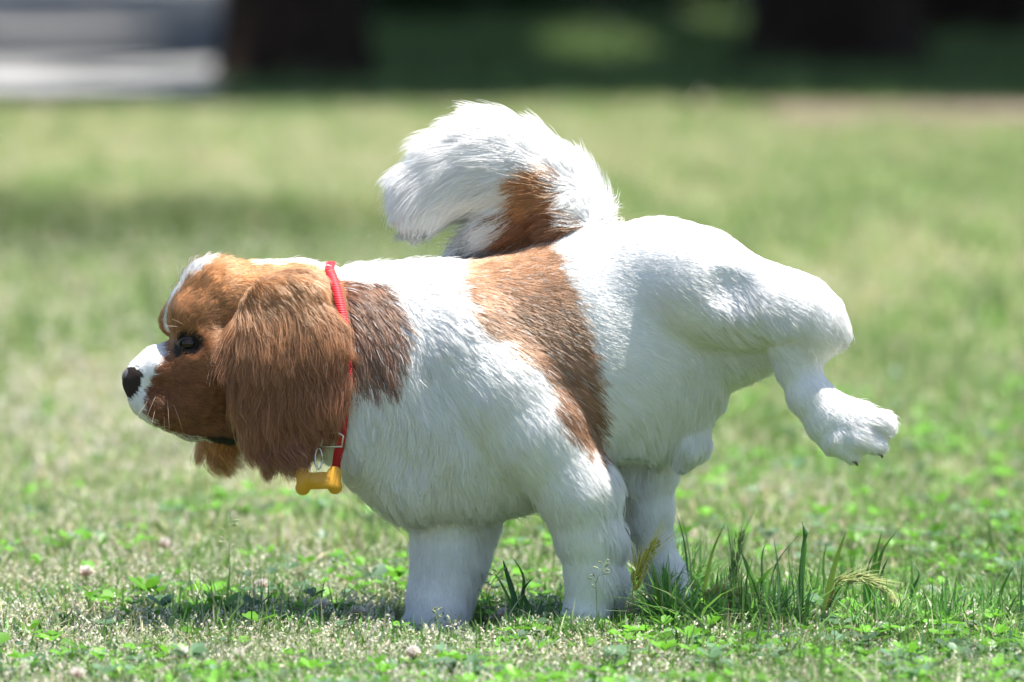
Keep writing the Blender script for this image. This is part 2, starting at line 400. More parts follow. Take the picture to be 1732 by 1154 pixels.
def groups(P):
    D = np.stack([f.eval(P[:, 0], P[:, 1], P[:, 2]) for _, f in GR], 1); return D.argmin(1), D
def surf_depth(u, v, side=-1):
    ys = np.arange(-243, 190, 1.0); 
    if side > 0: ys = ys[::-1]
    f = trilin(Fg, np.stack([np.full(len(ys), float(u)), ys, np.full(len(ys), -float(v))], -1))
    k = np.argmax(f < 0); return ys[k]

dent(1212, 468, 46, 16); dent(1062, 800, 40, 12); dent(327, 570, 24, 5, 8)
BV, BQ = surface_nets(Fg, org, HH)
# ---- coat colours (linear), patches of the coat, some with top light tinted in
WHITE = np.array([0.87, 0.865, 0.85]); TAN = np.array([0.46, 0.215, 0.09]); RED = np.array([0.27, 0.150, 0.092])
EARC = np.array([0.275, 0.118, 0.066]); DARK = np.array([0.012, 0.009, 0.008])
def inpoly(u, v, poly):
    """signed distance-like: positive inside"""
    poly = np.array(poly, float); n = len(poly); ins = np.zeros(len(u), bool); dm = np.full(len(u), 1e9)
    for i in range(n):
        (x1, y1), (x2, y2) = poly[i], poly[(i + 1) % n]
        c = ((y1 > v) != (y2 > v)) & (u < (x2 - x1) * (v - y1) / (y2 - y1 + 1e-9) + x1); ins ^= c
        dx, dy = x2 - x1, y2 - y1; t = np.clip(((u - x1) * dx + (v - y1) * dy) / (dx * dx + dy * dy + 1e-9), 0, 1)
        dm = np.minimum(dm, np.hypot(u - x1 - t * dx, v - y1 - t * dy))
    return np.where(ins, dm, -dm)
SADDLE = [(780, 425), (775, 470), (800, 530), (835, 580), (880, 612), (905, 650), (905, 690), (950, 740), (985, 765), (1015, 740), (1018, 690), (1003, 600), (985, 530), (955, 460), (935, 415), (880, 380), (800, 380)]
NECKP = [(570, 470), (640, 472), (668, 500), (690, 560), (668, 640), (600, 640), (585, 640), (575, 560)]
WMUZ = [(190, 600), (215, 580), (276, 560), (284, 592), (264, 622), (252, 652), (250, 685), (285, 722), (345, 735), (410, 742), (410, 790), (300, 790), (190, 740)]
BLAZE = [(276, 520), (290, 498), (318, 474), (342, 462), (352, 446), (350, 425), (300, 425), (262, 500)]
TOPW = [(415, 400), (425, 441), (480, 441), (520, 443), (545, 452), (580, 470), (640, 470), (640, 400)]
TAILB = [(862, 352), (892, 336), (900, 308), (920, 296), (954, 306), (970, 335), (984, 372), (984, 392), (930, 420), (895, 420), (872, 390), (880, 365)]
def colour(P, gid, r):
    """r: per-sample random in [-1,1] for feathered borders"""
    u, d, v = P[:, 0], P[:, 1], -P[:, 2]
    w = vnoise(np.stack([u, v, d], -1) / 22.0, 3)
    c = np.tile(WHITE, (len(u), 1))
    j = r * 10 + w * 8
    def put(mask, col): c[mask] = col if np.ndim(col) == 1 else col[mask]
    body = (gid <= 2)
    tanmix = np.clip((v - 430) / 260, 0, 1)[:, None]; sad = np.array([0.50, 0.285, 0.165]) * (1 - tanmix) + np.array([0.30, 0.165, 0.10]) * tanmix  # saddle paler at the top: sunlight tinted into the coat colour
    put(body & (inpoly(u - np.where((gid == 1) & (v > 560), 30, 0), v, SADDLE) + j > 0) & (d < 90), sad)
    put(((gid == 0) | (gid == 3)) & (inpoly(u, v, NECKP) + j > 0), np.array([0.25, 0.14, 0.095]))
    hd = (gid == 3)
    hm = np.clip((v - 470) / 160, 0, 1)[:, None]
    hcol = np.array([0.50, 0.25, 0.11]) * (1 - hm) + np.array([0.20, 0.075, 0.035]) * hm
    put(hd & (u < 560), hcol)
    ne = (gid == 0) & (u < 592 + j) & (v > 455) & (v < 660); put(ne, EARC)
    put((gid == 0) & (u < 520) & (v < 700), EARC)
    put(hd & (inpoly(u, v, WMUZ) + j * 0.5 > 0), WHITE)
    mid = np.abs(d - (D_(u)))
    put(hd & (v < 560) & (u < 355) & (mid < 13 + j * 0.3) & (v < 560), WHITE)
    put(hd & (inpoly(u, v, BLAZE) + j * 0.4 > 0) & (d < D_(u) + 14) & (mid < 30), WHITE)
    put(((gid == 3) | (gid == 0)) & (inpoly(u, v, TOPW) + j * 0.3 > 0), WHITE)
    wh = (np.abs(r * 977.3) % 1 < 0.05) & (gid <= 2); c[wh & (np.abs(r) > 0)] = WHITE * 0.85
    # dark rims of eye and lip
    e = np.hypot((u - 326) / 1.15, v - 572); put(hd & (e < 18 + r * 2) & (d < D_(u)), DARK * 1.5)
    put(hd & (np.hypot((u - 306) / 0.8, (v - 586)) < 10 + r * 3) & (d < D_(u)), DARK * 2)
    put(hd & (inpoly(u, v, [(348, 730), (372, 724), (398, 732), (398, 752), (365, 750)]) + r * 2 > 0), DARK * 1.6)
    put(hd & (inpoly(u, v, [(208, 616), (236, 610), (250, 622), (244, 648), (228, 664), (214, 660)]) + r * 3 > 0), DARK * 3)
    em = np.clip((v - 462) / 120, 0, 1)[:, None]; ec = np.array([0.55, 0.28, 0.13]) * (1 - em) + EARC * em  # sunlight tinted into the ear top, shade into the lower ear
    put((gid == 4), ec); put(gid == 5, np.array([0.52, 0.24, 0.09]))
    tl = gid == 6
    put(tl & (inpoly(u, v, TAILB) + j * .5 > 0), np.array([0.26, 0.11, 0.05]))
    put(tl & (inpoly(u, v, TAILB) + j * .5 > 0) & (v < 345), np.array([0.45, 0.2, 0.08]))  # upper part of the tail patch coloured lighter, as sunlit
    return c
VG, VD = groups(BV)
bcol = colour(BV, VG, np.zeros(len(BV)))
skin = attr_mat('coat_underlayer', 0.9, 0, 0.1)
dog = empty('dog', W(np.array([866, 0, -1050]))); dog.location = (0, 0, 0)
tag(dog, 'white and chestnut spaniel in a red collar, standing with one hind leg lifted', 'dog')
body = np_mesh('body', W(BV), [BQ], skin, bcol * 0.85, dog)

# ---- fur -----------------------------------------------------------------------------
def fur_material():
    m = bpy.data.materials.new('fur'); m.use_nodes = True; N, L = nt(m)
    out = N['Material Output']; b = N['Principled BSDF']; N.remove(b)
    a = N.new('ShaderNodeAttribute'); a.attribute_name = 'col'
    nr = N.new('ShaderNodeAttribute'); nr.attribute_name = 'sn'
    df = N.new('ShaderNodeBsdfDiffuse'); L.new(a.outputs['Color'], df.inputs['Color']); L.new(nr.outputs['Vector'], df.inputs['Normal'])
    h = N.new('ShaderNodeBsdfHairPrincipled'); h.model = 'CHIANG'; h.parametrization = 'COLOR'
    L.new(a.outputs['Color'], h.inputs['Color']); h.inputs['Roughness'].default_value = 0.35; h.inputs['Radial Roughness'].default_value = 0.6
    h.inputs['Coat'].default_value = 0.0
    mx = N.new('ShaderNodeMixShader'); mx.inputs[0].default_value = FUR_MIX
    L.new(df.outputs[0], mx.inputs[1]); L.new(h.outputs[0], mx.inputs[2]); L.new(mx.outputs[0], out.inputs[0])
    return m
FUR_MIX = 0.4
furm = fur_material()
# flow controls (u, v, du, dv, length, lift, curl, clump)
FL = {
 'body': np.array([
  (250, 600, .8, -.35, 4, .25, 0, 0), (240, 660, .6, .6, 5, .3, 0, 0), (290, 690, .8, .4, 8, .25, 0, .1), (330, 640, .9, .3, 9, .2, 0, .1), (300, 540, .4, -.9, 9, .4, .08, .08),
  (275, 545, .4, -.9, 12, .5, 0, .3), (288, 500, .5, -.8, 20, .6, .3, .5), (315, 465, .6, -.8, 26, .7, .4, .6), (345, 445, .8, -.6, 26, .7, .4, .6), (340, 500, .8, -.6, 12, .3, .2, .3), (380, 560, .9, .1, 12, .2, .08, .08), (420, 440, 1, 0, 14, .3, .2, .3), (500, 440, 1, 0, 16, .3, .2, .3), (345, 720, .9, .3, 12, .3, .08, .08), (390, 740, .9, .5, 16, .3, .1, .15), (370, 650, .9, .3, 11, .2, .08, .08),
  (560, 435, 1, -.1, 20, .45, .3, .4), (600, 433, 1, -.1, 24, .5, .4, .5), (700, 438, 1, 0, 20, .35, .3, .4), (800, 436, 1, .05, 18, .2, .1, .15), (620, 500, .7, .8, 32, .25, .25, .5), (650, 580, .35, 1, 38, .25, .4, .6), (590, 600, .3, 1, 36, .25, .4, .6),
  (700, 500, .9, .6, 34, .25, .5, .6), (760, 560, .8, .7, 30, .2, .4, .5), (620, 680, 0, 1, 48, .25, .6, .7), (680, 720, .1, 1, 50, .3, .8, .75), (600, 780, .1, 1, 48, .3, .8, .7), (660, 840, .3, 1, 46, .4, .8, .7),
  (740, 780, .2, 1, 46, .3, .8, .7), (800, 840, .2, 1, 42, .35, .7, .7), (880, 860, .3, 1, 40, .35, .5, .6), (850, 500, .9, .45, 24, .18, .12, .18), (900, 560, .85, .5, 24, .18, .12, .18), (960, 640, .8, .6, 24, .18, .12, .18), (980, 720, .7, .7, 24, .18, .12, .18), (900, 450, 1, .1, 18, .15, .1, .15),
  (830, 640, .75, .75, 24, .15, .2, .4), (900, 740, .6, .85, 22, .15, .12, .18), (980, 800, .6, .8, 20, .2, .2, .4), (1030, 840, .7, .7, 28, .45, .4, .5), (1000, 900, .1, 1, 14, .15, .08, .08), (1048, 890, .8, .7, 52, .6, .4, .6), (1048, 960, .7, .8, 44, .6, .3, .6), (980, 980, 0, 1, 12, .12, .08, .08), (960, 1040, -.3, 1, 10, .2, .08, .08),
  (750, 900, 0, 1, 22, .2, .2, .3), (830, 900, .6, .9, 36, .35, .3, .5), (740, 1000, 0, 1, 14, .2, .1, .15), (810, 990, .4, 1, 26, .3, .2, .5), (1000, 420, 1, .1, 12, .15, .08, .08), (1080, 450, 1, .15, 13, .12, .08, .08), (1060, 560, .95, .3, 16, .12, .1, .15), (1080, 640, .8, .6, 20, .15, .12, .18),
  (1100, 740, .4, 1, 30, .25, .3, .6), (1080, 790, .1, 1, 30, .35, .3, .6), (1170, 680, .1, 1, 26, .3, .3, .5), (1165, 770, 0, 1, 24, .4, .3, .5), (1150, 420, 1, .3, 12, .12, .08, .08), (1100, 870, .2, 1, 14, .2, .08, .08), (1135, 860, .5, 1, 20, .3, .1, .15), (1110, 930, .2, 1, 10, .15, .08, .08), (1140, 1000, .2, 1, 9, .15, .08, .08)], float),
 'hind': np.array([
  (1120, 420, 1, .2, 12, .12, .08, .08), (1200, 430, 1, .25, 12, .15, .1, .15), (1160, 520, .9, .4, 16, .12, .1, .15), (1190, 500, .9, .6, 30, .3, .2, .5), (1200, 560, .6, .9, 40, .35, .2, .6), (1230, 520, .8, .7, 36, .25, .2, .6), (1260, 540, .8, .6, 34, .3, .2, .6), (1300, 440, 1, .3, 11, .12, .08, .08), (1340, 480, .9, .5, 12, .12, .08, .08),
  (1300, 560, .9, .3, 12, .15, .08, .08), (1400, 490, .6, .9, 12, .15, .08, .08), (1425, 560, .9, .5, 20, .4, .1, .6), (1380, 600, .1, 1, 12, .2, .08, .08), (1290, 542, .8, .8, 46, .35, .2, .6), (1240, 566, .7, .9, 50, .4, .2, .6), (1250, 620, .3, 1, 26, .4, .2, .5), (1200, 650, .1, 1, 26, .35, .2, .5), (1345, 620, .4, 1, 10, .15, .08, .08), (1400, 690, .8, .8, 11, .2, .1, .15), (1460, 700, 1, .1, 20, .45, .3, .5), (1495, 712, .8, .6, 20, .45, .3, .5), (1440, 690, .9, .3, 18, .4, .3, .5), (1470, 750, .7, .9, 10, .25, .1, .15), (1410, 750, .3, 1, 12, .3, .1, .15), (1165, 700, .1, 1, 22, .3, .3, .5), (1160, 770, -.1, 1, 22, .4, .3, .5)], float),
 'earn': np.array([
  (410, 470, .5, .6, 22, .25, .2, .4), (480, 455, .8, .4, 30, .25, .4, .5), (540, 480, .8, .8, 36, .25, .4, .5), (385, 520, -.2, 1, 64, .3, .5, .8), (400, 560, -.12, 1, 66, .25, .5, .7), (480, 540, .15, 1, 66, .15, .6, .7), (560, 560, .4, 1, 60, .3, .6, .8), (400, 640, .05, 1, 74, .2, .6, .8), (480, 640, .1, 1, 84, .15, .7, .8), (560, 640, .3, 1, 74, .3, .7, .8), (430, 720, .15, 1, 84, .2, .7, .85), (500, 720, .1, 1, 84, .15, .7, .85), (550, 710, .15, 1, 70, .3, .7, .85)], float),
 'earf': np.array([(390, 560, 0, 1, 40, .2, .2, .4), (370, 720, -.1, 1, 62, .15, .5, .7), (350, 735, -.25, 1, 78, .3, .8, .9), (375, 740, .1, 1, 78, .3, .8, .9), (400, 740, .5, 1, 78, .3, .8, .9)], float),
 'tail': np.array([(1000, 275, -.1, -1, 60, .3, .3, .5), (950, 240, -.75, -.65, 74, .3, .3, .5),
  (1045, 400, .9, -.3, 50, .4, .6, .6), (1040, 350, .9, -.5, 60, .4, .9, .6), (1025, 300, .35, -.9, 60, .35, .6, .6), (1000, 330, .2, -1, 66, .3, .4, .5), (980, 260, -.5, -.8, 70, .3, .3, .5), (900, 225, -.95, -.4, 84, .38, .2, .5), (830, 215, -1, -.1, 84, .4, .2, .5), (760, 240, -.95, .2, 76, .25, .2, .5),
  (860, 270, -1, .1, 80, .15, .25, .5), (930, 290, -.8, -.2, 60, .15, .3, .5), (715, 300, -.6, .8, 62, .3, .2, .5), (668, 320, -.15, 1, 50, .3, .2, .5), (690, 350, 0, 1, 40, .25, .2, .5), (740, 350, -.35, .95, 54, .2, .2, .5), (790, 300, -.8, .6, 74, .15, .25, .5),
  (830, 310, -.7, .7, 60, .2, .6, .6), (820, 390, -.8, .55, 86, .25, .3, .6), (870, 400, -.8, .55, 80, .2, .3, .6), (900, 350, -.8, .6, 60, .15, .3, .6), (950, 380, -.8, .55, 60, .15, .3, .6), (980, 330, -.3, .4, 40, .15, .3, .5)], float)}
SIG = {'body': 45, 'hind': 32, 'earn': 40, 'earf': 30, 'tail': 32}
def flow(P, key):
    C = FL[key]; d2 = (P[:, None, 0] - C[None, :, 0]) ** 2 + (-P[:, None, 2] - C[None, :, 1]) ** 2
    w = 1 / (d2 + 200) ** 1.5; w /= w.sum(1)[:, None]
    return w @ C[:, 2:]
def make_fur(name, gsel, n, parent, radius=0.32, seg=5, keymap=None, dens=None, lenmul=1.0, cfac=1.0, seed=1, per=60, strayp=0.03, nside=0.0):
    r = np.random.default_rng(seed)
    tri = np.concatenate([BQ[:, [0, 1, 2]], BQ[:, [0, 2, 3]]]); A, B, C = BV[tri[:, 0]], BV[tri[:, 1]], BV[tri[:, 2]]
    tg = VG[tri[:, 0]]; sel = np.isin(tg, gsel); tri, A, B, C, tg = tri[sel], A[sel], B[sel], C[sel], tg[sel]
    cen = (A + B + C) / 3; area = np.linalg.norm(np.cross(B - A, C - A), axis=1)
    nrm = gnormal(cen)
    wgt = area * np.where(nrm[:, 1] > 0.45, 0.3, 1.0)        # the far flank needs fewer hairs than the near one
    if dens is not None: wgt = wgt * dens(cen)
    wgt[cen[:, 2] < -1080] = 0
    k = r.choice(len(tri), n, p=wgt / wgt.sum()); a, b = r.random(n), r.random(n); f = a + b > 1; a[f], b[f] = 1 - a[f], 1 - b[f]
    P = A[k] + a[:, None] * (B[k] - A[k]) + b[:, None] * (C[k] - A[k]); gid = tg[k]
    # keep the eye and nose bare
    e = (np.hypot((P[:, 0] - 327) / 1.2, -P[:, 2] - 571) < 14) & (P[:, 1] < D_(P[:, 0]) - 10) & (gid == 3)
    e |= (inpoly(P[:, 0], -P[:, 2], [(205, 616), (232, 608), (252, 618), (246, 648), (228, 664), (212, 660)]) > 0) & (gid == 3)
    P = P[~e]; gid = gid[~e]; n = len(P)
    cu = np.interp(-P[:, 2], [450, 480, 540, 610, 690, 755], [563, 575, 588, 594, 584, 563]); dist = cu - P[:, 0]
    ce = (gid == 0) & (np.abs(dist) < 9); P = P[~ce]; gid = gid[~ce]; dist = dist[~ce]; n = len(P)
    Nn = gnormal(P)
    fl = np.zeros((n, 6))
    for gi, key in keymap.items():
        m = gid == gi
        if m.any(): 
            for q in np.array_split(np.where(m)[0], max(1, m.sum() // 60000)): fl[q] = flow(P[q], key)
    D = np.stack([fl[:, 0], np.zeros(n), -fl[:, 1]], -1)
    u_ = P / 60.0
    ang = fl[:, 4] * 0.55 * vnoise(u_, 11) + 0.10 * r.normal(size=n)
    D = np.stack([D[:, 0] * np.cos(ang) - D[:, 2] * np.sin(ang), r.normal(size=n) * 0.08, D[:, 0] * np.sin(ang) + D[:, 2] * np.cos(ang)], -1)
    T = D - (D * Nn).sum(1)[:, None] * Nn; T /= np.linalg.norm(T, axis=1)[:, None] + 1e-6
    Bn = np.cross(Nn, T)
    ln = fl[:, 2] * lenmul * r.uniform(0.62, 1.18, n); lift = fl[:, 3] * r.uniform(0.6, 1.4, n)
    ln = np.where((gid == 0) & (dist > 0) & (dist < 50), np.minimum(ln, np.maximum(dist * 0.9, 5)), ln)
    stray = r.random(n) < strayp; lift = np.where(stray, lift * 1.8 + 0.1, lift); ln = np.where(stray, ln * 1.15, ln)
    t = np.linspace(0, 1, seg)[None, :, None]
    sag = fl[:, 4][:, None, None]
    L3 = ln[:, None, None]
    pts = P[:, None] + L3 * (T[:, None] * (t - 0.12 * sag * t ** 2) + Nn[:, None] * lift[:, None, None] * (t - 0.55 * t ** 2)) - np.array([0, 0, 1.0]) * L3 * 0.10 * t ** 2 * sag
    ph = vnoise(P / 14.0, 21) * 3.0
    pts += Bn[:, None] * (L3 * 0.17 * sag * np.sin(t * 5.5 + ph[:, None, None]) * t)
    # tufts: pull hair ends towards the nearest guide hair
    gsz = max(40, n // per); gi_ = r.choice(n, gsz, replace=False); kd = KDTree(gsz)
    for q, i in enumerate(gi_): kd.insert(P[i], q)
    kd.balance()
    near = np.array([kd.find(p)[1] for p in P]); G = gi_[near]
    cl = (fl[:, 5] * r.uniform(0.6, 1.1, n))[:, None, None] * t ** 1.3
    ok = (np.linalg.norm(P - P[G], axis=1) < 26)[:, None, None]
    off = (pts[G] - P[G][:, None]) + P[G][:, None]
    pts = pts + np.where(ok, (off - pts) * cl * 0.85, 0)
    pts += r.normal(size=(n, seg, 3)) * 0.35 * t
    # keep hairs outside the skin
    fl_ = pts.reshape(-1, 3); fv = trilin(Fg, np.clip(fl_, LO + 8, HI - 8)); push = np.clip(0.6 - fv, 0, 12)
    gg = gnormal(np.clip(fl_, LO + 8, HI - 8)); fl_ = fl_ + gg * (push * (np.repeat(np.tile(np.linspace(0, 1, seg), 1)[None], n, 0).ravel() > 0.1))[:, None]
    pts = fl_.reshape(n, seg, 3)
    c = colour(P, gid, r.uniform(-1, 1, n))
    tuft = np.random.default_rng(9).uniform(0.78, 1.25, gsz)[near][:, None]
    isw = (c[:, :1] > 0.6)
    c = np.where(isw, np.clip(c * (1 + (tuft - 1) * 0.08) * r.uniform(0.96, 1.03, (n, 1)), 0, 0.9), c * tuft * r.uniform(0.6, 1.5, (n, 1))) * cfac
    hc = bpy.data.hair_curves.new(name); hc.add_curves([seg] * n)
    hc.attributes['position'].data.foreach_set('vector', W(pts.reshape(-1, 3)).astype(np.float32).ravel())
    ra = hc.attributes.get('radius') or hc.attributes.new('radius', 'FLOAT', 'POINT')
    rad = (np.array([1.0, 1.0, 0.9, 0.65, 0.12]) if seg == 5 else np.interp(np.linspace(0, 1, seg), [0, .5, .8, 1], [1, 1, .7, .12]))
    rr = rad[None] * radius * S_PX * r.uniform(0.7, 1.25, (n, 1)) * np.clip(ln / 25, 0.75, 1.15)[:, None]
    ra.data.foreach_set('value', rr.astype(np.float32).ravel())
    ca = hc.attributes.new('col', 'FLOAT_COLOR', 'CURVE'); c4 = np.ones((n, 4), np.float32); c4[:, :3] = c; ca.data.foreach_set('color', c4.ravel())
    mixn = Nn * 1.0 + np.random.default_rng(8).normal(size=(gsz, 3))[near] * (0.02 + 0.17 * fl[:, 5:6]) + r.normal(size=(n, 3)) * 0.2; mixn = mixn * (1 - nside) + nside * np.array([0, -1.6, 0.35]) * np.where(P[:, 1:2] > 60, -1, 1)
    mixn /= np.linalg.norm(mixn, axis=1)[:, None]
    wn_ = mixn.astype(np.float32)
    na = hc.attributes.new('sn', 'FLOAT_VECTOR', 'CURVE'); na.data.foreach_set('vector', wn_.ravel())
    hc.materials.append(furm)
    o = bpy.data.objects.new(name, hc); return link(o, parent)
FD = 1.0
make_fur('coat', [0, 1, 2, 3], int(300000 * FD), dog, 0.34, 5, {0: 'body', 1: 'body', 2: 'hind', 3: 'body'}, dens=lambda P: np.where(P[:, 0] < 400, 3.2, 1.0), seed=2)
make_fur('ear_hair', [4], int(34000 * FD), dog, 0.34, 7, {4: 'earn'}, seed=3, per=120, nside=0.65, strayp=0.06)
make_fur('ear_hair', [5], int(7000 * FD), dog, 0.34, 7, {5: 'earf'}, seed=4, per=180, nside=0.7)
make_fur('tail_hair', [6], int(60000 * FD), dog, 0.32, 7, {6: 'tail'}, seed=5, per=90, strayp=0.16, lenmul=1.06)
def whiskers():
    r = np.random.default_rng(12); L = []
    for u, v, du, dv, ln in [(262, 662, -.5, .8, 46), (272, 676, -.2, 1, 44), (285, 690, 0, 1, 40), (300, 670, .4, .9, 48), (290, 655, .1, 1, 50), (316, 545, -.8, -.5, 34), (322, 542, -.6, -.7, 36), (330, 540, -.3, -.9, 30), (276, 650, -.4, .9, 44), (380, 560, -.3, 1, 70), (378, 550, -.35, .9, 76), (384, 540, -.25, 1, 72), (300, 450, -.6, -.7, 22), (318, 446, -.3, -.9, 24)]:
        d = surf_depth(u, v); p = np.array([u, d + 1, -v]); n_ = gnormal(p[None])[0]; t = np.array([du, 0, -dv]) + n_ * .45; t /= np.linalg.norm(t)
        L.append([p + t * ln * k - np.array([0, 0, 1]) * ln * .25 * k * k for k in np.linspace(0, 1, 6)])
    hc = bpy.data.hair_curves.new('whiskers'); n = len(L); hc.add_curves([6] * n); hc.attributes['position'].data.foreach_set('vector', W(np.array(L).reshape(-1, 3)).astype(np.float32).ravel())
    ra = hc.attributes.get('radius') or hc.attributes.new('radius', 'FLOAT', 'POINT'); ra.data.foreach_set('value', np.tile(np.array([.28, .26, .22, .18, .12, .05]) * S_PX, n).astype(np.float32))
    ca = hc.attributes.new('col', 'FLOAT_COLOR', 'CURVE'); c4 = np.ones((n, 4), np.float32); c4[:, :3] = (.55, .42, .33); ca.data.foreach_set('color', c4.ravel())
    na = hc.attributes.new('sn', 'FLOAT_VECTOR', 'CURVE'); na.data.foreach_set('vector', np.tile(np.array([0, -.8, .6], np.float32), n))
    hc.materials.append(furm); link(bpy.data.objects.new('whiskers', hc), dog)
whiskers()
# ---- eyes, nose, claws
def uvsphere(c, rx, ry, rz, n=24, m=14):
    V = [(c[0], c[1], c[2] + rz)]; F = []
    for i in range(1, m):
        a = math.pi * i / m
        for j in range(n):
            t = 2 * math.pi * j / n; V.append((c[0] + rx * math.sin(a) * math.cos(t), c[1] + ry * math.sin(a) * math.sin(t), c[2] + rz * math.cos(a)))
    V.append((c[0], c[1], c[2] - rz)); L = len(V) - 1
    F += [[0, 1 + j, 1 + (j + 1) % n] for j in range(n)]
    F += [[1 + i * n + j, 1 + (i + 1) * n + j, 1 + (i + 1) * n + (j + 1) % n, 1 + i * n + (j + 1) % n] for i in range(m - 2) for j in range(n)]
    F += [[1 + (m - 2) * n + j, L, 1 + (m - 2) * n + (j + 1) % n] for j in range(n)]
    return np.array(V), F
eyem = principled('eye', (0.012, 0.007, 0.005), 0.1, Specular_IOR_Level=0.35)
lidm = principled('eyelid', (0.02, 0.013, 0.011), 0.5)
nosem = principled('nose_skin', (0.085, 0.075, 0.08), 0.45)
def pix_obj(name, V, F, mat, parent): 
    mb = MB(); mb.add(W(V), F); return mb.build(name, mat, parent)
for (u, v, side) in ((327, 571, -1), (300, 575, 1)):
    d = surf_depth(u, v, side)
    if side > 0: u = 306; d = D_(306) + 44
    V, F = uvsphere((u, d - side * 9, -v), 15.5, 15, 13.5)
    e = pix_obj('eye', V, F, eyem, dog)
    lid = MB(); P = []
    for k in range(25):
        t = 2 * math.pi * k / 24; P.append(W(np.array([u + 16.5 * math.cos(t), d + side * (1 - 3.5 * abs(math.cos(t))) , -v + (11.5 * math.sin(t) - 1.5)])))
    tube(lid, P, 2.6 * S_PX, n=6); lid.build('eyelid', lidm, e)
nf = Field()
nd = D_(232)
nf.cap((229, 630, nd - 7, 16.5), (238, 628, nd - 7, 15), 8); nf.cap((229, 630, nd + 9, 16), (238, 628, nd + 9, 15), 8)
nf.cap((230, 640, nd, 14), (236, 656, nd, 9), 8)
lo = np.array([195., nd - 45, -690.]); Fn, on = nf.grid(lo, np.array([275., nd + 45, -590.]), 2.0)
X, Y, Z = np.meshgrid(*[lo[i] + 2.0 * np.arange(Fn.shape[i]) for i in range(3)], indexing='ij')
for (a, y_) in ((220, nd - 17), (217, nd + 12)):
    Fn = np.maximum(Fn, 6.5 - np.sqrt(((X - a) / 1.1) ** 2 + ((Y - y_)) ** 2 + ((Z + 637) / 0.9) ** 2))
NV, NQ = surface_nets(Fn, on, 2.0)
np_mesh('nose', W(NV), [NQ], nosem, None, dog)
clawm = principled('claw', (0.10, 0.075, 0.06), 0.35)
for (u, v, d) in ((1487, 716, -190), (1475, 750, -198), (1434, 764, -190)):
    mb = MB(); tube(mb, [W(np.array([u - 8, d, -v + 6])), W(np.array([u + 3, d - 1, -v + 1])), W(np.array([u + 6, d - 1, -v - 5]))], np.array([3.8, 3.2, 1.6]) * S_PX); mb.build('claw', clawm, dog)
# ---- collar, ring, bone tag
def webbing():
    m = bpy.data.materials.new('red_webbing'); m.use_nodes = True; N, L = nt(m); b = N['Principled BSDF']
    b.inputs['Base Color'].default_value = (0.50, 0.012, 0.022, 1); b.inputs['Roughness'].default_value = 0.6
    tc = N.new('ShaderNodeTexCoord'); wv = N.new('ShaderNodeTexWave'); wv.bands_direction = 'Z'; wv.inputs['Scale'].default_value = 160
    L.new(tc.outputs['Object'], wv.inputs['Vector']); bp = N.new('ShaderNodeBump'); bp.inputs['Strength'].default_value = 0.6; bp.inputs['Distance'].default_value = 0.0006
    L.new(wv.outputs[1], bp.inputs['Height']); L.new(bp.outputs[0], b.inputs['Normal']); return m
V = []; F = []; n = 72
def collar_path(t):
    """t 0..1 round the neck, starting on top"""
    a = 2 * math.pi * t; zc = math.cos(a); v = 588 - 148 * zc; 
    u = np.interp(v, [450, 480, 540, 610, 690, 755], [560, 572, 586, 592, 582, 562])
    d = -22 - math.sin(a) * 108
    return u, v, d
# push the path just outside the coat surface
for k in range(n):
    t = k / n; u, v, d = collar_path(t); dirv = np.array([0, d + 22, -(v - 588)]); dirv /= np.linalg.norm(dirv)
    base = np.array([u, -22, -588.0]); s_ = np.arange(40, 210, 1.0); f = trunk.eval(*(base[:, None] + dirv[:, None] * s_)); 
    rr = s_[np.argmax(f > 2)]; p = base + dirv * rr
    for w_, o_ in ((-8, 0), (-8, 3), (8, 3), (8, 0)): V.append(p + np.array([w_, 0, 0]) + dirv * (o_ + 8))
for k in range(n):
    for j in range(4): F.append([k * 4 + j, k * 4 + (j + 1) % 4, ((k + 1) % n) * 4 + (j + 1) % 4, ((k + 1) % n) * 4 + j])
CV = np.array(V); collar = pix_obj('collar', CV, F, webbing(), dog); collar['label'] = 'red webbing collar with a small bone tag'
metal = principled('steel', (0.55, 0.53, 0.48), 0.28, Metallic=1.0)
goldm = principled('yellow_enamel', (0.50, 0.25, 0.01), 0.45)
dT = -134.0; HV = 15
mb = MB(); R = [(546, 758), (582, 758), (584, 740), (574, 734), (552, 736), (546, 758)]
tube(mb, [W(np.array([a, dT + 2, -b + HV])) for a, b in R], 1.9 * S_PX, n=8); mb.build('buckle_ring', metal, collar)
mb = MB(); tube(mb, [W(np.array([543 + 6 * math.cos(t), dT + 4 * math.sin(t), -(778 - HV - 17 * math.sin(t))])) for t in np.linspace(0, 2 * math.pi, 17)], 1.5 * S_PX, n=6); mb.build('split_ring', metal, collar)
# bone outline
ol = []
def arc(cx, cy, r_, a0, a1, m=14): return [(cx + r_ * math.cos(math.radians(a)), cy + r_ * math.sin(math.radians(a))) for a in np.linspace(a0, a1, m)]
ol += arc(-27, 11, 12.5, 14, 215, 14) + arc(-27, -11, 12.5, 145, 346, 14) + arc(27, -11, 12.5, 194, 395, 14) + arc(27, 11, 12.5, -35, 166, 14)
th = math.radians(2); ol = [(x * math.cos(th) - y * math.sin(th), x * math.sin(th) + y * math.cos(th)) for x, y in ol]
V = []; m_ = len(ol)
for dd, sc_ in ((-1.8, 0.975), (-1.3, 1.0), (1.3, 1.0), (1.8, 0.975)):
    for x, y in ol: V.append((543 + x * sc_, dT + dd, -(815 - HV - y * sc_)))
F = [[k * m_ + j, k * m_ + (j + 1) % m_, (k + 1) * m_ + (j + 1) % m_, (k + 1) * m_ + j] for k in range(3) for j in range(m_)] + [list(range(m_))[::-1], list(range(3 * m_, 4 * m_))]
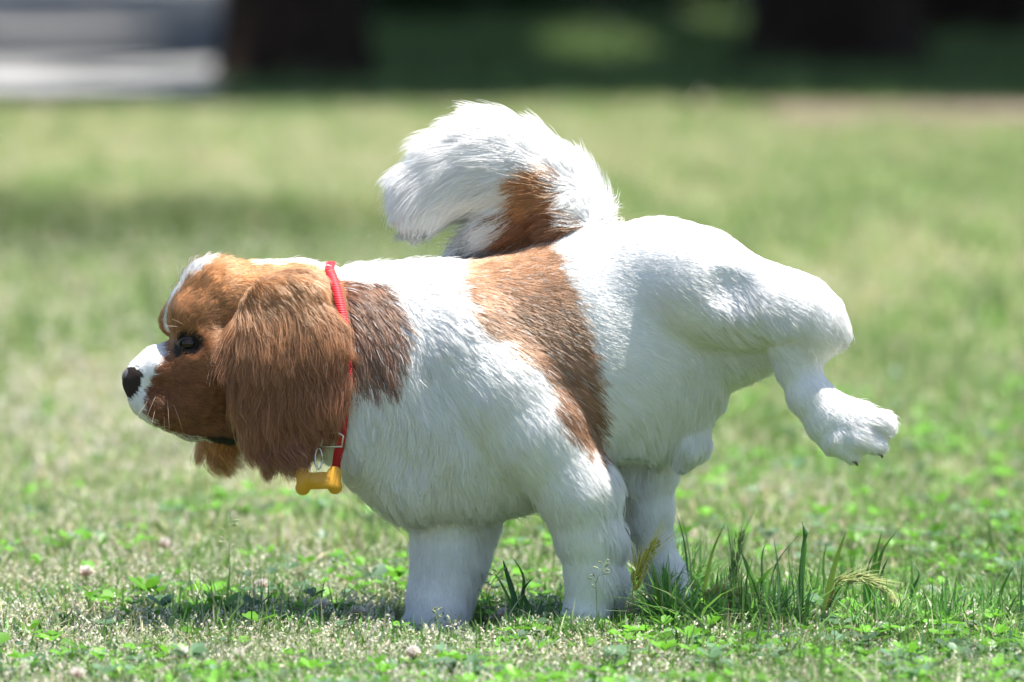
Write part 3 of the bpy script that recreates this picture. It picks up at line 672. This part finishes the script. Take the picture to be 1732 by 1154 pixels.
mb = MB(); mb.add(W(np.array(V)), F); bt = mb.build('bone_tag', goldm, collar, smooth=False)

# ------------------------------------------------------------------ grass and small plants
grassm = attr_mat('grass_blade', 0.45, 0.42, 0.45)
def patch_colour(x, y):
    """straw and green areas of the turf"""
    a = vnoise(np.stack([x * 1.3, y * 0.5], -1), 31, 3); b = vnoise(np.stack([x * 7, y * 1.6], -1), 32, 2)
    return a * 0.6 + b * 0.5
def trodden(x, y):
    return (np.abs(x + 0.058) < 0.05) & (y > -0.12) & (y < 0.02)
def blades(name, x, y, h, w, col, lean=0.6, seg=3, parent=None, seed=1, tipcol=None):
    r = np.random.default_rng(seed); n = len(x)
    h = np.where(trodden(x, y), h * 0.45, h)
    ph = r.uniform(0, 2 * math.pi, n); ps = r.uniform(0, 2 * math.pi, n); ln = np.abs(r.normal(size=n)) * lean
    t = np.linspace(0, 1, seg + 1)
    C = np.zeros((n, seg + 1, 3)); 
    C[:, :, 0] = x[:, None] + (ln * h * np.cos(ph))[:, None] * t ** 2; C[:, :, 1] = y[:, None] + (ln * h * np.sin(ph))[:, None] * t ** 2
    C[:, :, 2] = h[:, None] * (t - 0.35 * np.minimum(ln, 1.6)[:, None] * t ** 2)
    wd = w[:, None] * (1 - t ** 2.2) * 0.5
    sd = np.stack([np.cos(ps), np.sin(ps), np.zeros(n)], -1)
    Lf = C[:, :-1] - sd[:, None] * wd[:, :-1, None]; Rt = C[:, :-1] + sd[:, None] * wd[:, :-1, None]
    V = np.concatenate([Lf, Rt, C[:, -1:]], 1)          # per blade 2*seg+1 verts
    k = 2 * seg + 1; base = (np.arange(n) * k)[:, None]
    F = [base + np.array([[i, seg + i, seg + i + 1, i + 1]]) for i in range(seg - 1)]
    fs = [np.concatenate(F)] if F else []
    fs.append(base + np.array([[seg - 1, 2 * seg - 1, 2 * seg]]))
    cc = np.repeat(col[:, None], k, 1)
    if tipcol is not None: cc[:, -1] = tipcol; 
    return np_mesh(name, V.reshape(-1, 3), fs, grassm, cc.reshape(-1, 3), parent, smooth=False)
G1 = np.array([0.20, 0.34, 0.08]); G2 = np.array([0.11, 0.24, 0.05]); ST = np.array([0.60, 0.50, 0.33]); PL = np.array([0.38, 0.42, 0.24])
def grass_band(name, y0, y1, n, h0, w0, seg, seed, lean=0.7, strawp=0.17):
    r = np.random.default_rng(seed)
    yy = y0 + (y1 - y0) * r.random(n); wide = 1.35 if y0 > 0.5 else 1.0; n = int(n * wide); yy = y0 + (y1 - y0) * r.random(n); hw = ((yy + CAM_D) * 0.094 + 0.12) * wide; x = r.uniform(-1, 1, n) * hw
    q = patch_colour(x, yy); dist = yy + CAM_D
    q = q - 0.8 * np.clip(x, -0.6, 0.6) * (yy < 3)
    if y1 > 12:
        k = ~((x < -0.95) & (yy > row(168))) & ~((x > 0.5) & (np.abs(yy - row(190) - 0.2 * np.sin(x * 2)) < 0.9) & (r.random(n) < 0.75)); x, yy, q = x[k], yy[k], q[k]; n = len(x)
    shade_band = np.exp(-(((x + 1.0) / 0.95) ** 2 + ((yy - row(388)) / 1.1) ** 2) ** 2); q = q - 1.2 * shade_band + 0.35 * np.exp(-((yy - row(255)) / 1.6) ** 2)
    straw = r.random(n) < np.clip(strawp + 0.35 * q, 0.05, 0.8)
    m = r.random((n, 1)); col = G1 * m + G2 * (1 - m); pl = r.random(n) < 0.3; col[pl] = PL
    col[straw] = ST * r.uniform(0.7, 1.15, (straw.sum(), 1)); col *= r.uniform(0.5, 1.42, (n, 1)) * (1 + 0.16 * np.clip(q, -1.2, 1.2))[:, None]
    col = col * (1 - 0.45 * shade_band[:, None])  # darkens the left-lawn blades in place of a tree's shadow
    if y0 > 0.5: col = np.clip(col * np.array([1.26, 1.18, 1.15]), 0, .75)
    if y0 > 11: col = np.array([0.10, 0.16, 0.045]) * r.uniform(0.5, 1.5, (n, 1))  # blades under the trees tinted darker to deepen the shade
    h = h0 * r.uniform(0.45, 1.3, n) * (1 - 0.5 * np.clip(q, -1, 1)) * (1 + 0.35 * np.clip(r.normal(size=n), -1, 3)); w = w0 * r.uniform(0.6, 1.3, n)
    o = blades(name, x, yy, h, w, col, lean, seg, seed=seed); return tag(o, kind='stuff')
GN = 1.0
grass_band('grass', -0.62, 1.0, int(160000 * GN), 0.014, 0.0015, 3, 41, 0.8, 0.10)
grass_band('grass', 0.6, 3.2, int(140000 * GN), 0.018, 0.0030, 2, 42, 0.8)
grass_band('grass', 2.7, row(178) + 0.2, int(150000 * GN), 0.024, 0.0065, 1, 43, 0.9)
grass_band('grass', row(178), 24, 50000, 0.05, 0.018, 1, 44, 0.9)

# seeding meadow grass: pale florets on hair-thin stalks
def seedheads(n, seed, ya=-0.62, yb=2.78, pw=1.9, big=1.0, xm=9.0):
    r = np.random.default_rng(seed)
    y = ya + (yb - ya) * r.random(n) ** pw; x = r.uniform(-1, 1, n) * ((y + CAM_D) * 0.094 + 0.06)
    k = (x < xm) & (r.random(n) < np.clip(0.55 - x * 0.5 + 0.4 * vnoise(np.stack([x * 3, y * 3], -1), 51, 2), 0.12, 1)); k &= ~(trodden(x, y) & (r.random(n) < 0.8)); x, y = x[k], y[k]; n = len(x)
    h = r.uniform(0.010, 0.028, n); nf = 13
    P0 = np.stack([x, y, h * 0.45], -1); lean = r.normal(size=(n, 2)) * 0.25 * h[:, None]
    tt = np.linspace(0.0, 1, nf)
    P = P0[:, None] + np.concatenate([lean[:, None] * tt[None, :, None], (h[:, None] * 0.55 * tt)[..., None]], -1)
    rad = (0.0045 * (1 - tt * 0.75))[None, :, None] * r.uniform(0.6, 1.2, (n, nf, 1))
    a = r.uniform(0, 6.28, (n, nf)); P = P + np.stack([np.cos(a), np.sin(a), np.zeros_like(a)], -1) * rad
    P = P.reshape(-1, 3); m = len(P)
    ax = r.normal(size=(m, 3)) * np.array([.6, .6, 1]); ax /= np.linalg.norm(ax, axis=1)[:, None]; b = np.cross(ax, r.normal(size=(m, 3))); b /= np.linalg.norm(b, axis=1)[:, None]
    s = r.uniform(0.0007, 0.0017, (m, 1)) * big; V = np.stack([P - ax * s * 1.3, P - b * s * .6, P + ax * s * 1.3, P + b * s * .6], 1).reshape(-1, 3)
    c = np.array([0.74, 0.70, 0.58]) * r.uniform(0.75, 1.15, (m, 1)); gsel = r.random(m) < 0.3; c[gsel] = np.array([0.25, 0.33, 0.12]); psel = r.random(m) < 0.08; c[psel] = np.array([0.6, 0.42, 0.38])
    F = [np.arange(4 * m).reshape(-1, 4)]
    # stalks
    sv = np.stack([np.stack([x - .0002, y, h * 0], -1), np.stack([x + .0002, y, h * 0], -1), np.stack([x + lean[:, 0], y + lean[:, 1], h], -1)], 1).reshape(-1, 3)
    F.append(4 * m + np.arange(3 * n).reshape(-1, 3)); c = np.concatenate([np.repeat(c, 4, 0), np.tile([0.22, 0.28, 0.1], (3 * n, 1))])
    tag(np_mesh('seeding_grass', np.concatenate([V, sv]), F, grassm, c, smooth=False), kind='stuff')
seedheads(26000, 52)
seedheads(5000, 54, -0.62, 0.1, 1.0, 1.1)
seedheads(5000, 53, 1.2, 5.5, 1.0, 3.0, 0.15)
grass_band('grass', -0.6, 0.5, 16000, 0.026, 0.0021, 4, 45, 0.9, 0.12)
def clover_cover(n, seed):
    r = np.random.default_rng(seed)
    y = -0.62 + 3.0 * r.random(n) ** 2.0; x = r.uniform(-1, 1, n) * ((y + CAM_D) * 0.094 + 0.06)
    k = r.random(n) < np.clip(0.55 + 0.9 * x + 0.9 * vnoise(np.stack([x * 4, y * 4], -1), 61, 2) - 0.2 * y, 0.04, 1); k &= ~(trodden(x, y) & (r.random(n) < 0.8)); x, y = x[k], y[k]
    V = []; F = []; c = []; nv = 0
    for X, Y in zip(x, y):
        h = r.uniform(0.008, 0.022); s = r.uniform(0.0036, 0.0072) * (1.5 if r.random() < .1 else 1); a0 = r.uniform(0, 6.28); tl = r.normal(size=2) * 0.25
        cl = (np.array([0.13, 0.34, 0.03]) if r.random() < 0.7 else np.array([0.12, 0.22, 0.12])) * r.uniform(0.5, 1.3)
        for q in range(3):
            a = a0 + q * 2.094; d = np.array([math.cos(a), math.sin(a)]); e = np.array([-d[1], d[0]])
            pts = [(0, 0, 0), (.7, -.62, .18), (1.45, -.72, .2), (1.95, -.35, .12), (1.85, 0, .0), (1.95, .35, .12), (1.45, .72, .2), (.7, .62, .18)]
            P = [np.array([X, Y, h]) + np.array([*(d * p[0] * s + e * p[1] * s), p[2] * s + p[0] * s * (0.25 + tl[0]) + p[1] * s * tl[1]]) for p in pts]
            V += P; F.append([nv, nv + 1, nv + 2, nv + 3, nv + 4]); F.append([nv, nv + 4, nv + 5, nv + 6, nv + 7]); c += [cl] * 8; nv += 8
        V += [np.array([X - .0003, Y, 0]), np.array([X + .0003, Y, 0]), np.array([X, Y, h])]; F.append([nv, nv + 1, nv + 2]); c += [cl] * 3; nv += 3
    f5 = np.array([f for f in F if len(f) == 5]); f3 = np.array([f for f in F if len(f) == 3])
    tag(np_mesh('clover_leaves', np.array(V), [f5, f3], grassm, np.array(c), smooth=False), kind='stuff')
clover_cover(7000, 62)
# single plants that stand out
stalkm = grassm
r_ = np.random.default_rng(77); n_ = 6500
x_ = 0.13 + 0.43 * r_.random(n_) ** 1.6; y_ = r_.uniform(-0.1, 0.16, n_); kk = vnoise(np.stack([x_ * 14, y_ * 10], -1), 78, 2) > -0.25; x_, y_ = x_[kk], y_[kk]; n_ = len(x_)
c_ = np.array([0.10, 0.25, 0.05]) * r_.uniform(0.6, 1.5, (n_, 1)); ii = r_.random(n_) < 0.25; c_[ii] = np.array([0.32, 0.40, 0.18]); ii = r_.random(n_) < 0.2; c_[ii] = np.array([0.16, 0.34, 0.06])
tag(blades('longer_grass', x_, y_, r_.uniform(0.025, 0.075, n_) * (1.15 - 0.75 * (x_ - 0.12) / 0.44), r_.uniform(0.0012, 0.0042, n_) , c_, 0.8, 4, seed=79), kind='stuff')
n_ = 17000; y_ = r_.uniform(-0.6, 0.2, n_); x_ = r_.uniform(-.56, .56, n_); kk = (vnoise(np.stack([x_ * 11, y_ * 8], -1), 88, 2) + x_ * 0.6 - np.abs(y_ + .3) * .5 > -0.35) & ~trodden(x_, y_); x_, y_ = x_[kk], y_[kk]; n_ = len(x_)
c_ = np.array([0.12, 0.30, 0.04]) * r_.uniform(0.4, 1.4, (n_, 1)); ii = r_.random(n_) < 0.25; c_[ii] = np.array([0.16, 0.27, 0.15])
tag(blades('leafy_weeds', x_, y_, r_.uniform(0.010, 0.034, n_), r_.uniform(0.0018, 0.005, n_), c_, 1.1, 4, seed=89), kind='stuff')
n_ = 1300; x_ = r_.uniform(-0.01, 0.17, n_); y_ = r_.uniform(-0.15, -0.085, n_); c_ = np.array([0.13, 0.27, 0.06]) * r_.uniform(0.5, 1.4, (n_, 1))
tag(blades('longer_grass', x_, y_, r_.uniform(0.012, 0.036, n_), r_.uniform(0.001, 0.003, n_), c_, 0.9, 4, seed=80), kind='stuff')
def leaf_blade(mb, pts, w, col, fold=0.25, twist=0.0, face=0.0):
    """a grass leaf with a folded midrib along the points"""
    pts = np.array(pts, float); m0 = len(pts); t0 = np.linspace(0, 1, m0); t = np.linspace(0, 1, 12)
    P = np.stack([np.interp(t, t0, pts[:, i]) for i in range(3)], -1)
    for _ in range(2): P[1:-1] = (P[:-2] + 2 * P[1:-1] + P[2:]) / 4
    T = np.gradient(P, axis=0); T /= np.linalg.norm(T, axis=1)[:, None]
    V = []; m = len(P)
    for k in range(m):
        a = face + twist * t[k]; s = np.array([math.cos(a), math.sin(a), 0]); s -= T[k] * (s @ T[k]); s /= np.linalg.norm(s) + 1e-9; nn = np.cross(T[k], s)
        ww = w * 0.5 * (min(1, 0.45 + t[k] * 2.2)) * (1 - t[k] ** 3) + 0.0001
        V += [P[k] - s * ww + nn * ww * fold, P[k], P[k] + s * ww + nn * ww * fold]
    F = []
    for k in range(m - 1): F += [[3 * k, 3 * k + 1, 3 * k + 4, 3 * k + 3], [3 * k + 1, 3 * k + 2, 3 * k + 5, 3 * k + 4]]
    mb.add(np.array(V), F, col)
def px_pts(pts, y): return [at(u, v, y) for u, v in pts]
GREEN = (0.085, 0.23, 0.03); YG = (0.22, 0.33, 0.05); DG = (0.045, 0.13, 0.04); PALE = (0.36, 0.42, 0.2)
def tuft(u, y, leaves, label):
    """leaves: (points px, width m, colour, face)"""
    b = at(u, 1050, y); root = empty('tall_grass', (b[0], y, 0)); tag(root, label, 'grass tuft', 'tall grass stalks beside the hind feet')
    for pts, w, col, face in leaves:
        mb = MB(); P = [p - np.array([b[0], y, 0]) for p in px_pts(pts, y)]; P = [P[0] * np.array([1, 1, 0]) + np.array([0, 0, -.002])] + P
        leaf_blade(mb, P, w, col, face=face, twist=0.5); mb.build('blade', grassm, root)
tuft(1355, -0.03, [([(1352, 1020), (1360, 930), (1363, 915), (1357, 882)], .0062, GREEN, .2), ([(1358, 915), (1368, 905), (1362, 893), (1354, 880)], .008, DG, .9), ([(1345, 1000), (1330, 930), (1352, 905)], .0028, DG, 1)], 'stout dark green grass stalk with a curled tip, upright')
tuft(1395, -0.04, [([(1395, 1040), (1405, 980), (1420, 930), (1432, 898)], .0062, YG, .1), ([(1398, 1030), (1415, 985), (1438, 970)], .003, (0.3, .16, .06), .4), ([(1395, 1040), (1425, 985), (1440, 990)], .003, DG, .4)], 'leaning yellow-green grass stalk with a cut off top')
tuft(1475, -0.01, [([(1468, 1000), (1478, 955), (1492, 897)], .0055, GREEN, .1), ([(1480, 990), (1492, 930), (1523, 892)], .0075, GREEN, .6), ([(1462, 1000), (1470, 950), (1488, 925)], .004, DG, .6), ([(1480, 1000), (1495, 960), (1502, 945)], .003, DG, .1)], 'pair of pointed bright green blades crossing near their tips')
tuft(1140, -0.055, [([(1136, 1035), (1130, 980), (1122, 958)], .009, GREEN, .1), ([(1142, 1035), (1146, 1010), (1150, 985)], .002, DG, .1), ([(1118, 1030), (1112, 985), (1106, 960)], .0035, YG, .2), ([(1105, 1010), (1150, 960), (1190, 990)], .003, YG, .4)], 'broad bright green blade in front of the standing hind paw')
tuft(1290, -0.035, [([(1280, 1020), (1285, 985), (1308, 958)], .009, (0.16, .36, .04), .1), ([(1280, 1015), (1270, 970), (1252, 930)], .008, GREEN, .2), ([(1285, 1020), (1290, 970), (1289, 940)], .0018, DG, .2)], 'wide lime green leaves in a low spray, left of the curled stalk')
tuft(1235, 0.03, [([(1190, 1000), (1205, 930), (1228, 882)], .004, YG, .2), ([(1245, 1020), (1240, 950), (1230, 885)], .004, DG, .2), ([(1165, 1000), (1160, 920), (1142, 862)], .002, DG, .2), ([(1170, 960), (1160, 900), (1150, 868)], .0015, PALE, .2)], 'yellow-tipped thin stalks rising behind the hind paw')
tuft(870, -0.02, [([(876, 1030), (858, 970), (850, 945)], .006, DG, .2), ([(880, 1030), (890, 975), (865, 940)], .004, GREEN, .4), ([(872, 1035), (848, 985), (835, 968)], .003, GREEN, .3), ([(900, 1035), (880, 1000), (905, 975)], .005, DG, .3)], 'dark leafy grass clump between the two front legs')
tuft(1690, -0.02, [([(1690, 1010), (1700, 985), (1718, 952)], .0035, GREEN, .2), ([(1728, 1040), (1727, 1000), (1730, 950)], .003, DG, .2), ([(1600, 1035), (1640, 1000), (1685, 992)], .0045, (0.14, .24, .12), .3)], 'thin slanting blades at the far right edge of the lawn')
tuft(455, -0.05, [([(458, 1092), (452, 1055), (453, 1025)], .0022, (0.5, .5, .42), .1)], 'single dry pale blade standing upright under the head of the dog')
tuft(1320, 0.06, [([(1318, 1000), (1316, 950), (1308, 910)], .0025, DG, .2), ([(1300, 1000), (1312, 950), (1350, 905)], .002, DG, .2), ([(1395, 990), (1392, 945), (1400, 915)], .003, GREEN, .2), ([(1290, 980), (1288, 940), (1296, 915)], .0025, DG, .2), ([(1430, 1000), (1445, 960), (1440, 940)], .003, GREEN, .2), ([(1540, 1000), (1560, 970), (1535, 948)], .003, DG, .2)], 'loose group of slender dark blades behind the curled stalk')
def barley(pts, y, w, label, group='bearded barley ears in the lawn', col=(0.42, 0.42, 0.10)):
    P = np.array(px_pts(pts, y)); b = np.array([P[0][0], y, 0]); root = empty('wild_barley', b); tag(root, label, 'wild barley', group)
    t0 = np.linspace(0, 1, len(P)); f = lambda t: np.array([np.interp(t, t0, P[:, i]) for i in range(3)]) - b
    st = MB(); tube(st, [f(0) * np.array([1, 1, 0]) + np.array([0.004, 0.004, 0]), f(0) * .6, f(0)], .0006, (0.25, .33, .1), n=5); st.build('stem', grassm, root)
    ear = MB(); r = np.random.default_rng(int(pts[0][0])); aw = MB(); n = 26
    for i in range(n):
        t = (i + .5) / n; p = f(t); T = f(min(1, t + .05)) - f(max(0, t - .05)); T /= np.linalg.norm(T)
        for s in range(3):
            o = np.cross(T, r.normal(size=3)); o /= np.linalg.norm(o); q = p + o * w * .25
            d = T + o * .45; d /= np.linalg.norm(d); L = w * .9 * (1 - .4 * t)
            tube(ear, [q, q + d * L * .5, q + d * L], np.array([.0004, .0009, .0002]) * w / .008, np.array(col) * r.uniform(.7, 1.2), n=5, cap=False)
            e = d * .9 + T * .4; L2 = r.uniform(1.2, 2.4) * w
            tube(aw, [q + d * L * .8, q + d * L * .8 + e * L2 * .6, q + d * L * .8 + (e + T * .2) * L2], np.array([.00022, .00016, .00006]), np.array(col) * 1.35 + .1, n=3, cap=False)
    ear.build('ear', grassm, root); aw.build('awns', grassm, root)
barley([(1070, 1000), (1082, 955), (1112, 918)], -0.075, .009, 'plump yellow bearded ear pressed against the front leg of the dog', col=(.5, .46, .1))
barley([(1190, 1012), (1215, 1000), (1250, 1002)], -0.05, .008, 'short yellow-green ear lying nearly flat, right of the hind paw')
barley([(1238, 1000), (1245, 950), (1252, 900)], 0.01, .009, 'upright pale green ear with very long upright bristles', col=(.22, .32, .12))
barley([(1412, 985), (1450, 975), (1490, 990), (1508, 1015)], -0.04, .0085, 'drooping pale ear arching over to the right', col=(.36, .40, .14))
def poa(pts, y, label):
    P = np.array(px_pts(pts, y)); b = np.array([P[0][0], y, 0]); root = empty('meadow_grass', b); tag(root, label, 'grass', 'open seed heads above the turf')
    st = MB(); Q = [p - b for p in P]; Q[0][2] = 0; tube(st, Q, .00035, (0.2, .3, .1), n=5); st.build('stalk', grassm, root)
    r = np.random.default_rng(int(pts[0][0])); hd = MB()
    for i in range(9):
        t = .45 + .55 * i / 9; p = Q[0] + (Q[-1] - Q[0]) * t if len(Q) < 3 else np.array([np.interp(t, np.linspace(0, 1, len(Q)), [q[k] for q in Q]) for k in range(3)])
        a = r.uniform(0, 6.28); L = .009 * (1.15 - t) + .003; e = p + np.array([math.cos(a) * L, math.sin(a) * L * .5, L * .35]); tube(hd, [p, e], .0002, (0.3, .38, .15), n=3)
        for s in range(3):
            q = p + (e - p) * (.55 + .22 * s); d = (e - p) / L + r.normal(size=3) * .3; tube(hd, [q, q + d * .0014, q + d * .003], np.array([.0003, .0008, .0001]), np.array([.38, .42, .26]) * r.uniform(.7, 1.2), n=5, cap=False)
    hd.build('seed_head', grassm, root)
poa([(1012, 1030), (1008, 985), (1028, 945)], -0.13, 'open seed head standing against the front leg of the dog')
poa([(388, 1000), (388, 930), (386, 870)], 0.1, 'tall thin blurred stalk under the chin of the dog')
poa([(830, 1040), (822, 1000), (850, 960)], -0.03, 'small seed head right beside the forward front leg')
poa([(740, 1085), (738, 1050), (736, 1030)], -0.09, 'short seed head in front of the forward front paw')
# clover flowers
def clover_flower():
    root = empty('clover_flower'); r = np.random.default_rng(3)
    st = MB(); tube(st, [(0, 0, 0), (.001, 0, .010), (0, 0, .019)], .0006, (0.12, .24, .06), n=6); st.build('stem', grassm, root)
    fm = MB()
    for i in range(90):
        z = 1 - 2 * (i + .5) / 90; a = i * 2.39996; q = math.sqrt(1 - z * z); d = np.array([q * math.cos(a), q * math.sin(a), z * .85]); p = np.array([0, 0, .021]) + d * .0022
        e = d + np.array([0, 0, .35]) + r.normal(size=3) * .12; L = r.uniform(.0028, .0042)
        tube(fm, [p, p + e * L * .5, p + e * L], np.array([.0005, .0007, .0002]), np.array([.88, .82, .78]) * r.uniform(.75, 1.1) * (np.array([1, .8, .75]) if z < -.1 else 1), n=4, cap=False)
    fm.build('flower_head', grassm, root); return root
proto = clover_flower()
def copy_tree(o, parent=None):
    c = o.copy(); COL.objects.link(c); c.parent = parent
    for ch in o.children: copy_tree(ch, c)
    return c
FLW = [(125, 1140, 'pinkish clover flower low in the near corner, furthest left in the picture'), (303, 1112, 'pale clover flower in front of the lawn, beneath the nose of the dog'), (402, 1115, 'pale clover flower just left of the dry upright blade'),
       (548, 1024, 'greyish clover flower, left one of the pair before the forward front leg'), (606, 1030, 'larger clover flower, right one of the pair before the forward front leg'), (854, 1030, 'pink clover flower between the two front legs'),
       (445, 988, 'blurred pink clover flower beneath the ear of the dog'), (145, 972, 'blurred pink clover flower far left, behind the sharp turf'), (270, 925, 'blurred white clover flower beneath the muzzle of the dog'), (700, 1105, 'clover flower in front of the forward front paw'), (1640, 1040, 'clover flower near the thin slanting blades at the right edge')]
for i, (u, v, lab) in enumerate(FLW):
    c = ground_at(u, v, 0.021); o = proto if i == 0 else copy_tree(proto)
    o.location = (c[0], c[1], 0); s = 1.15 + 0.3 * math.sin(i * 2.1); o.scale = (s, s, 1.0 + 0.15 * math.sin(i)); o.rotation_euler = (0.15 * math.sin(i * 3), 0.15 * math.cos(i * 2), i * 1.3)
    tag(o, lab, 'clover flower', 'clover flowers in the lawn')
